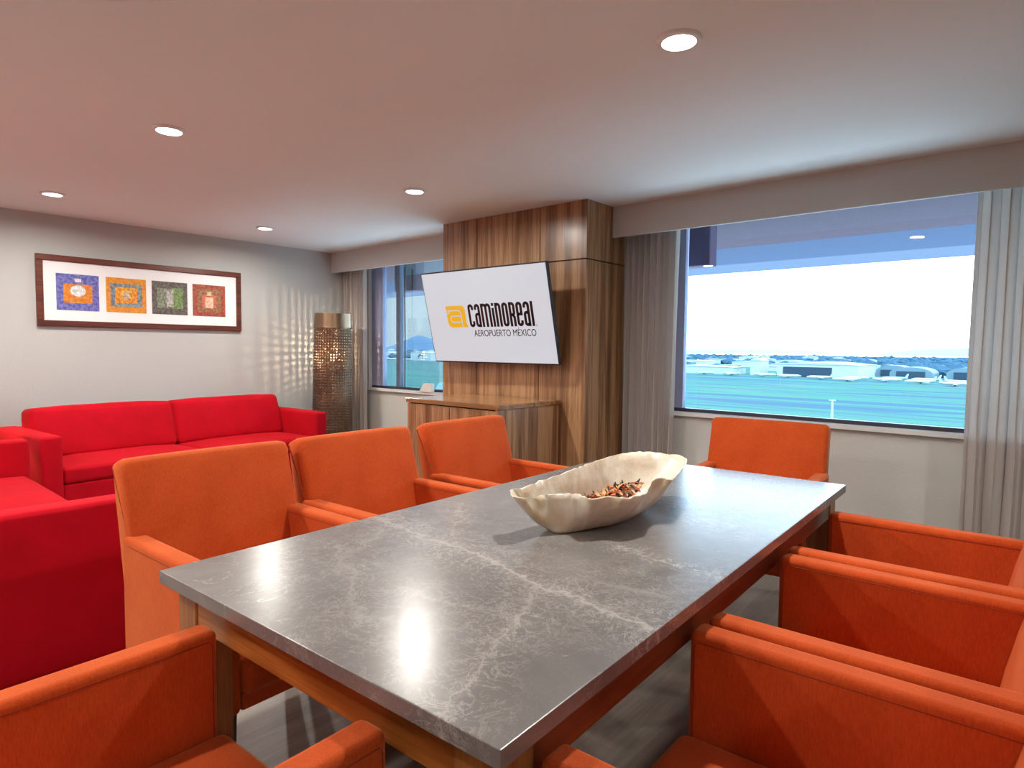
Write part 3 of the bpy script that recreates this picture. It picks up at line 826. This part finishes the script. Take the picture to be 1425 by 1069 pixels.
def catmull(P, sub):
    out = []; n = len(P)
    for i in range(n):
        p0, p1, p2, p3 = (Vector(P[(i+k-1) % n]) for k in range(4))
        for j in range(sub):
            t = j/sub
            out.append(.5*((2*p1)+(-p0+p2)*t+(2*p0-5*p1+4*p2-p3)*t*t+(-p0+3*p1-3*p2+p3)*t**3))
    return out
RIM = catmull(rim, 4)
for i, p in enumerate(RIM):
    p += Vector((noise.noise(p*60), noise.noise(p*60+Vector((9, 0, 0))), noise.noise(p*75+Vector((0, 5, 0)))*1.6))*.0035
NR = len(RIM)
SM = [sum((RIM[(i+k) % NR] for k in range(-9, 10)), Vector((0, 0, 0)))/19 for i in range(NR)]
c0 = Vector((-.478, 1.06, .752))
def lerp(a, b, t): return a+(b-a)*t
levels = [0, .12, .28, .45, .62, .8, .93, 1.0]
rings = []
def ring_at(t, off):
    out = []
    for i, p in enumerate(RIM):
        p = SM[i].lerp(p, min(1, max(0, (t-.25)/.75))**1.6); ps = SM[i]
        a = math.atan2((ps.y-c0.y)/.42, (ps.x-c0.x)/.13)
        basep = Vector((c0.x-.02+.055*math.cos(a), c0.y+.22*math.sin(a), .751))
        h = t**2.1
        q = Vector((lerp(basep.x, p.x, t**.80), lerp(basep.y, p.y, t**.85), lerp(basep.z, p.z, h)))
        d = Vector((c0.x-q.x, (c0.y-q.y)*.4, 0)); d = d.normalized() if d.length > 1e-6 else d
        q = q+d*off+Vector((0, 0, off*.9*(1-t) if off > 0 else 0))
        out.append(q)
    return out
for t in levels: rings.append([bw.verts.new(q) for q in ring_at(t, 0)])
topin = [bw.verts.new(q+Vector((0, 0, .001))) for q in ring_at(1.0, .007)]
rings.append(topin)
for t in levels[::-1][1:]: rings.append([bw.verts.new(q) for q in ring_at(t, .011)])
nb = len(RIM)
for a, b in zip(rings, rings[1:]):
    for i in range(nb): bw.faces.new((a[i], a[(i+1) % nb], b[(i+1) % nb], b[i]))
bw.faces.new(rings[0][::-1]); bw.faces.new(rings[-1])
bowl_root = link('decorative_bowl', bw, M['alab'], angle=80, loc=(TX, TY, 0)); bowl_root.rotation_euler = (0, 0, TR)
tag(bowl_root, 'long cream alabaster bowl with ragged wavy rim on the marble table', 'bowl')

# potpourri: curled dried petals and chips
pp = bmesh.new()
rp = random.Random(3)
for k in range(320):
    u, vv = rp.gauss(0, .5), rp.gauss(0, .5)
    if u*u+vv*vv > .85: continue
    ctr = Vector((-.478+.046*u, 1.13+.20*vv, .785+.035*vv*vv+.045*max(0, 1-(u*u+vv*vv))*rp.uniform(.2, 1)+.006))
    L_, w_ = rp.uniform(.018, .042), rp.uniform(.008, .016); th = rp.uniform(0, 2*PI); tl2 = rp.uniform(-.7, .7); cu = rp.uniform(-.9, .9)
    Rm = Matrix.Rotation(th, 3, 'Z') @ Matrix.Rotation(tl2, 3, 'Y') @ Matrix.Rotation(rp.uniform(-.8, .8), 3, 'X')
    mi = rp.choice([0, 0, 1, 1, 2, 3, 3])
    pts = []
    for sgn in (0, .0016):
        row = []
        for a in range(5):
            t = a/4-.5; ww = w_*(1-(2*t)**2*.8)
            for b in (-1, 1): row.append(ctr+Rm @ Vector((t*L_, b*ww/2, cu*t*t*L_*1.5+sgn)))
        pts.append([pp.verts.new(q) for q in row])
    lo, hi = pts
    for a in range(4):
        i0, i1, i2, i3 = 2*a, 2*a+1, 2*a+3, 2*a+2
        for f in ((lo[i0], lo[i1], lo[i2], lo[i3]), (hi[i0], hi[i3], hi[i2], hi[i1]), (lo[i0], lo[i3], hi[i3], hi[i0]), (lo[i1], hi[i1], hi[i2], lo[i2])):
            pp.faces.new(f).material_index = mi
    for f in ((lo[0], hi[0], hi[1], lo[1]), (lo[8], lo[9], hi[9], hi[8])): pp.faces.new(f).material_index = mi
po = link('potpourri', pp, [simple('dried_orange_petal', (.62, .17, .06), .7, var=.3), simple('dried_cream_chip', (.66, .42, .20), .7, var=.2),
                            simple('dried_rose_petal', (.30, .05, .035), .7, var=.3), simple('dried_dark_leaf', (.03, .025, .018), .7, var=.4)], loc=(TX, TY, 0))
po.rotation_euler = (0, 0, TR)
tag(po, 'heap of orange, cream and dark dried potpourri lying in the alabaster bowl', 'potpourri', kind='stuff')

# ------------------------------------------------------------------ outside: deep soffit, brackets, airfield
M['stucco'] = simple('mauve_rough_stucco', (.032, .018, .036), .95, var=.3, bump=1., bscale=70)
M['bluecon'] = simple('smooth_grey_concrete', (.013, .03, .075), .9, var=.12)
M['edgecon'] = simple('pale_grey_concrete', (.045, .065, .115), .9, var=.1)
so = empty('balcony_soffit', (-2.0, 4.4, 2.2)); so['kind'] = 'structure'
sx0, sx1 = -9.0, 7.0
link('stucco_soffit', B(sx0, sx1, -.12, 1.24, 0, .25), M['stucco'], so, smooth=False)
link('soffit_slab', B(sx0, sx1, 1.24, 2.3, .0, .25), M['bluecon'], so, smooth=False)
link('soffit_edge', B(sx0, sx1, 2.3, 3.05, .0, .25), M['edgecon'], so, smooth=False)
def outer(name, bm, m, wx, wy, wz, par):
    return link(name, bm, m, par, smooth=False, loc=Vector((wx, wy, wz))-par.location)
M['bracket'] = simple('mauve_bracket', (.055, .032, .075), .8)
outer('bracket', B(-.12, .12, 0, .12, 0, .40, .006, 1), M['bracket'], -2.017, W+.20, 1.873, so)
for x in (-5.37, -5.17): outer('bracket', B(-.075, .075, 0, .12, 0, .33, .006, 1), M['bracket'], x, W+.22, 1.87, so)
bm = bmesh.new(); tube(bm, [(0, 0, 0), (.004, 0, .5), (-.003, 0, .9), (0, 0, 1.2)], .006, 8)
outer('blind_cord', bm, M['black'], -5.02, W+.02, .87, win1)

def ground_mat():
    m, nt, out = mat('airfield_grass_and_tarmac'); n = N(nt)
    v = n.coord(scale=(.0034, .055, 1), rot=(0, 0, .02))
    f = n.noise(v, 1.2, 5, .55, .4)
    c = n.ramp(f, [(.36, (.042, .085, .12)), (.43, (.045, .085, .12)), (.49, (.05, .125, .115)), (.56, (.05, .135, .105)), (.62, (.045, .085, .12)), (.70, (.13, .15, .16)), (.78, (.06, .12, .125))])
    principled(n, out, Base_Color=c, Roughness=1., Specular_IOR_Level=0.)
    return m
GZ_ = -20.0
bm = bmesh.new(); box(bm, -4200, 1500, 40, 3600, -1, 0)
struct('ground', bm, ground_mat(), smooth=False, loc=(0, 0, GZ_))
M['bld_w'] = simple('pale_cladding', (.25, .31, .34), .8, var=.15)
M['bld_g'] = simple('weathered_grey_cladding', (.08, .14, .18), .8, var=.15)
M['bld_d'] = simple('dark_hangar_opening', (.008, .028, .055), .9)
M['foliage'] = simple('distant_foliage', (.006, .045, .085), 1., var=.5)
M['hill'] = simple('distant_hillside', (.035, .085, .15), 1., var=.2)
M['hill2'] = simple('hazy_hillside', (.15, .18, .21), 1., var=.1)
def building(name, x, y, w, d, h, m, label, arch=False, opening=None, group=None):
    r = empty(name, (x, y, GZ_), 0, label, 'building', group)
    bm = bmesh.new()
    if arch:
        pts = [(-w/2, 0), (w/2, 0)]+[(w/2*math.cos(a), h*.45+h*.55*math.sin(a)) for a in [PI*i/14 for i in range(15)]]
        prism(bm, pts, 0, d, 'Y')
    else:
        box(bm, -w/2, w/2, 0, d, 0, h*.86); prism(bm, [(-w/2-.8, h*.86), (w/2+.8, h*.86), (w/2*.3, h), (-w/2*.3, h)], -.6, d+.6, 'Y')
    link('walls', bm, m, r, smooth=False)
    if opening:
        a, b, hh_ = opening
        link('hangar_door', B(a, b, -.9, -.1, 0, hh_), M['bld_d'], r, smooth=False)
    return r
building('hangar', -152, 556, 62, 60, 12.5, M['bld_w'], 'large white hangar with dark open front, centre of the airfield view', opening=(-26, 12, 8.5))
building('hangar', -205, 565, 9, 20, 15, M['bld_w'], 'small white tower block at the left end of the large hangar')
building('terminal', -258, 560, 70, 30, 7.5, M['bld_w'], 'long pale low building at the far left of the big window view')
building('hangar', -92, 600, 30, 35, 9.5, M['bld_g'], 'grey arched hangar just right of the large white hangar', arch=True, opening=(-10, 10, 6))
building('hangar', -112, 640, 26, 30, 10, M['bld_g'], 'grey arched hangar behind and left of the other arched one', arch=True, opening=(-9, 9, 6))
building('hangar', -52, 610, 34, 35, 10, M['bld_g'], 'grey arched hangar at the right end of the airfield view', arch=True, opening=(-12, 12, 6))
building('hangar', -815, 700, 52, 40, 15, M['bld_w'], 'white hangar with a curved dark arch, seen in the narrow left window', opening=None)
bm = bmesh.new(); stroke(bm, arc(0, 3.5, 5.5, 0, 180, 14), 1.4, y=0, th=.5)
ar = bpy.data.objects[[o.name for o in bpy.data.objects if o.name.startswith('hangar') and abs(o.location.x+815) < 1][0]]
link('arch_emblem', bm, M['bld_d'], ar, smooth=False, loc=(0, -.3, 1))
FOOT = [(-152, 586, 45), (-205, 575, 15), (-258, 575, 45), (-92, 617, 30), (-112, 655, 28), (-52, 627, 32), (-815, 720, 40)]
rb = random.Random(11)
CITY = 'low pale city buildings beyond the airfield'
for k in range(46):
    y = rb.uniform(680, 1500); x = -rb.uniform(.08, .50)*y
    if any(math.hypot(x-a, y-b) < c+25 for a, b, c in FOOT): continue
    w = rb.uniform(12, 42); h = rb.uniform(4, 10)*(1+.25*(y-680)/800)
    if k % 3 == 0: w *= 1.4
    FOOT.append((x, y+9, w/2+16))
    building('city_building', x, y, w, rb.uniform(10, 25), h, M['bld_w'] if rb.random() < .72 else M['bld_g'], 'low pale building among trees beyond the airfield', group=CITY)
for k in range(26):
    y = rb.uniform(760, 1700); x = -rb.uniform(1.12, 1.32)*y
    if any(math.hypot(x-a, y-b) < c+25 for a, b, c in FOOT): continue
    FOOT.append((x, y+9, 36))
    building('city_building', x, y, rb.uniform(14, 45), 18, rb.uniform(6, 16), M['bld_w'] if rb.random() < .7 else M['bld_g'], 'low pale building among trees beyond the airfield', group=CITY)
# tree belts: far too many and too merged to count
def belt(name, label, fn, count, seed, zs=(5, 9)):
    bm = bmesh.new(); r = random.Random(seed)
    for k in range(count):
        x, y = fn(r); s = r.uniform(*zs)
        if any(math.hypot(x-a, y-b) < c for a, b, c in FOOT): continue
        mt = Matrix.Translation((x, y, GZ_+s*.35)) @ Matrix.Diagonal((s*r.uniform(.9, 1.8), s, s*r.uniform(.5, .8), 1))
        res = bmesh.ops.create_icosphere(bm, subdivisions=1, radius=1, matrix=mt)
        for v in res['verts']: v.co += Vector((r.uniform(-1, 1), r.uniform(-1, 1), r.uniform(-1, 1)))*s*.12
    o = link(name, bm, M['foliage'], smooth=False); tag(o, label, 'trees', kind='stuff')
def f1(r):
    y = r.uniform(700, 2600); return (-r.uniform(.03, .52)*y, y)
def f1b(r):
    y = r.uniform(640, 1000); return (-r.uniform(.03, .16)*y, y)
def f2(r):
    y = r.uniform(730, 2600); return (-r.uniform(1.1, 1.36)*y, y)
belt('tree_belt', 'dark tree belt along the horizon behind the hangars, in the big window', lambda r: f1(r) if r.random() < .75 else f1b(r), 1500, 4, (5, 10))
belt('tree_belt', 'dark tree belt below the hill, in the narrow left window', f2, 600, 5, (6, 12))
def hill(name, label, x, y, w, h, m, seed):
    bm = bmesh.new(); nx, ny = 48, 10; g_ = []
    for j in range(ny+1):
        row = []
        for i in range(nx+1):
            u = i/nx*2-1; v = j/ny*2-1
            z = h*max(0, (1-u*u))**1.3*max(0, 1-v*v)*(1+.18*noise.noise(Vector((u*2.6+seed, v*2, 0))))
            row.append(bm.verts.new((u*w/2, v*w/4, z)))
        g_.append(row)
    for j in range(ny):
        for i in range(nx): bm.faces.new((g_[j][i], g_[j][i+1], g_[j+1][i+1], g_[j+1][i]))
    o = link(name, bm, m, loc=(x, y, GZ_), angle=180); o['kind'] = 'structure'; o['label'] = label
hill('hill', 'blue wooded hill', -4620, 4000, 900, 135, M['hill'], 1)
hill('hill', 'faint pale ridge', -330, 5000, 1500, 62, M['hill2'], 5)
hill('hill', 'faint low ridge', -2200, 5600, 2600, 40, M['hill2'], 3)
# airliners
def make_plane():
    r = empty('airliner')
    bm = bmesh.new()
    st_ = [(-17, .3, 2.6), (-15, 1.1, 2.4), (-11, 1.9, 2.1), (11, 1.9, 2.1), (14, 1.4, 2.0), (16.5, .4, 1.8)]
    rings = []
    for y, rad, z in st_: rings.append([bm.verts.new((y, rad*math.cos(2*PI*k/10), z+1.4+rad*math.sin(2*PI*k/10))) for k in range(10)])
    bm.faces.new(rings[0]); bm.faces.new(rings[-1][::-1])
    for a, b in zip(rings, rings[1:]):
        for k in range(10): bm.faces.new((a[k], a[(k+1) % 10], b[(k+1) % 10], b[k]))
    link('fuselage', bm, M['bld_w'], r)
    bm = bmesh.new(); prism(bm, [(3, 1), (-3, 1), (-7, 16), (-4.5, 16)], 2.5, 2.9); prism(bm, [(3, -1), (-4.5+.0, -16), (-7, -16), (-3, -1)], 2.5, 2.9)
    link('wing', bm, M['bld_w'], r, smooth=False)
    bm = bmesh.new(); prism(bm, [(-16.5, 4.5), (-12.5, 4.5), (-16, 10), (-18, 10)], -.2, .2, 'Y')
    link('tail_fin', bm, M['bld_w'], r, smooth=False)
    bm = bmesh.new(); box(bm, -1.5, -.5, -3, -2, 0, 2.4); box(bm, -1.5, -.5, 2, 3, 0, 2.4); box(bm, 12, 12.6, -.3, .3, 0, 2.6)
    link('landing_gear', bm, M['bld_g'], r, smooth=False)
    return r
pl = make_plane(); rq = random.Random(5); PG = 'white airliners parked on the far side of the airfield'
spots = [(-165, 530), (-140, 522), (-118, 534), (-116, 500), (-94, 520), (-72, 506), (-52, 524), (-74, 545), (-50, 490), (-28, 508), (-188, 540), (-215, 535), (-242, 542), (-95, 552)]
for k, (x, y) in enumerate(spots):
    o = pl if k == 0 else copy_tree(pl)
    o.location = (x, y, GZ_); o.rotation_euler = (0, 0, rq.uniform(-.4, .4)+(PI if k % 2 else 0)); s = .55; o.scale = (s, s, s)
    tag(o, 'white airliner parked before the hangars across the airfield', 'airplane', PG)
for k, (x, y) in enumerate(((-820, 672), (-845, 668), (-868, 672))):
    o = copy_tree(pl); o.location = (x, y, GZ_); o.rotation_euler = (0, 0, .2+k); o.scale = (.7, .7, .7)
    tag(o, 'white airliner on the tarmac seen in the narrow left window', 'airplane', 'airliners in the narrow left window')
mast = empty('light_mast', (-49.9, 200, GZ_), 0, 'slim white mast on the airfield above the far armchair', 'mast')
link('pole', cyl(bmesh.new(), 0, 0, 0, 7.2, .45, .3, 10), M['bld_w'], mast)
link('crossbar', B(-.9, .9, -.15, .15, 7.0, 7.3), M['bld_w'], mast, smooth=False)
bm = bmesh.new()
bmesh.ops.create_icosphere(bm, subdivisions=2, radius=1, matrix=Matrix.Translation((0, 0, 2.4)) @ Matrix.Diagonal((.9, .9, 1.6, 1)))
for v in bm.verts: v.co += Vector((noise.noise(v.co*2), noise.noise(v.co*2+Vector((4, 0, 0))), 0))*.35
cyl(bm, 0, 0, 0, 1.4, .2, .15, 8)
tag(link('shrub', bm, M['foliage'], loc=(-21.4, 180, GZ_)), 'small dark shrub low in the right corner of the big window view', 'shrub')

# ------------------------------------------------------------------ daylight
w = bpy.data.worlds.new('overcast_sky'); bpy.context.scene.world = w; w.use_nodes = True
nt = w.node_tree; nt.nodes.clear(); n = N(nt)
tc = n.new('ShaderNodeTexCoord'); sp = n.new('ShaderNodeSeparateXYZ'); n.l(tc.outputs['Generated'], sp.inputs[0])
c = n.ramp(n.math('ADD', n.math('MULTIPLY', sp.outputs[0], .5), .5), [(.0, (.10, .115, .125)), (.13, (.125, .135, .14)), (.27, (.86, .93, 1.0)), (.6, (.88, .94, 1.0))])
bg = n.new('ShaderNodeBackground'); n.l(c, bg.inputs[0]); bg.inputs[1].default_value = 9.0
o_ = n.new('ShaderNodeOutputWorld'); n.l(bg.outputs[0], o_.inputs[0])
for x0, x1 in ((WL0, WL1), (WR0, WR1)):
    ld = bpy.data.lights.new('window_portal', 'AREA'); ld.shape = 'RECTANGLE'; ld.size = x1-x0; ld.size_y = HEAD-ZS
    ld.cycles.is_portal = True
    lo = bpy.data.objects.new('window_portal', ld); COL.objects.link(lo); lo.location = ((x0+x1)/2, W+.15, (ZS+HEAD)/2); lo.rotation_euler = (-PI/2, 0, 0)

# ------------------------------------------------------------------ camera
cam = bpy.data.cameras.new('camera'); co = bpy.data.objects.new('camera', cam); COL.objects.link(co)
F, yaw, pitch, roll = 875.906, .71669, .05586, .00989
cam.sensor_width = 36; cam.sensor_fit = 'HORIZONTAL'; cam.lens = F/1425*36; cam.clip_end = 9000; cam.clip_start = .02
f = Vector((-math.sin(yaw)*math.cos(pitch), math.cos(yaw)*math.cos(pitch), -math.sin(pitch)))
r = Vector((math.cos(yaw), math.sin(yaw), 0)); u = r.cross(f)
r2 = math.cos(roll)*r+math.sin(roll)*u; u2 = -math.sin(roll)*r+math.cos(roll)*u
mw = Matrix((r2, u2, -f)).transposed().to_4x4(); mw.translation = (0, 0, 1.27)
co.matrix_world = mw
sc = bpy.context.scene; sc.camera = co
sc.view_settings.view_transform = 'Standard'; sc.view_settings.look = 'None'; sc.view_settings.gamma = 1
sc.view_settings.exposure = 0.0
sc.view_settings.use_curve_mapping = False
sc.cycles.max_bounces = 8; sc.cycles.diffuse_bounces = 5; sc.cycles.transparent_max_bounces = 16
sc.cycles.use_denoising = True; sc.cycles.sample_clamp_indirect = 6
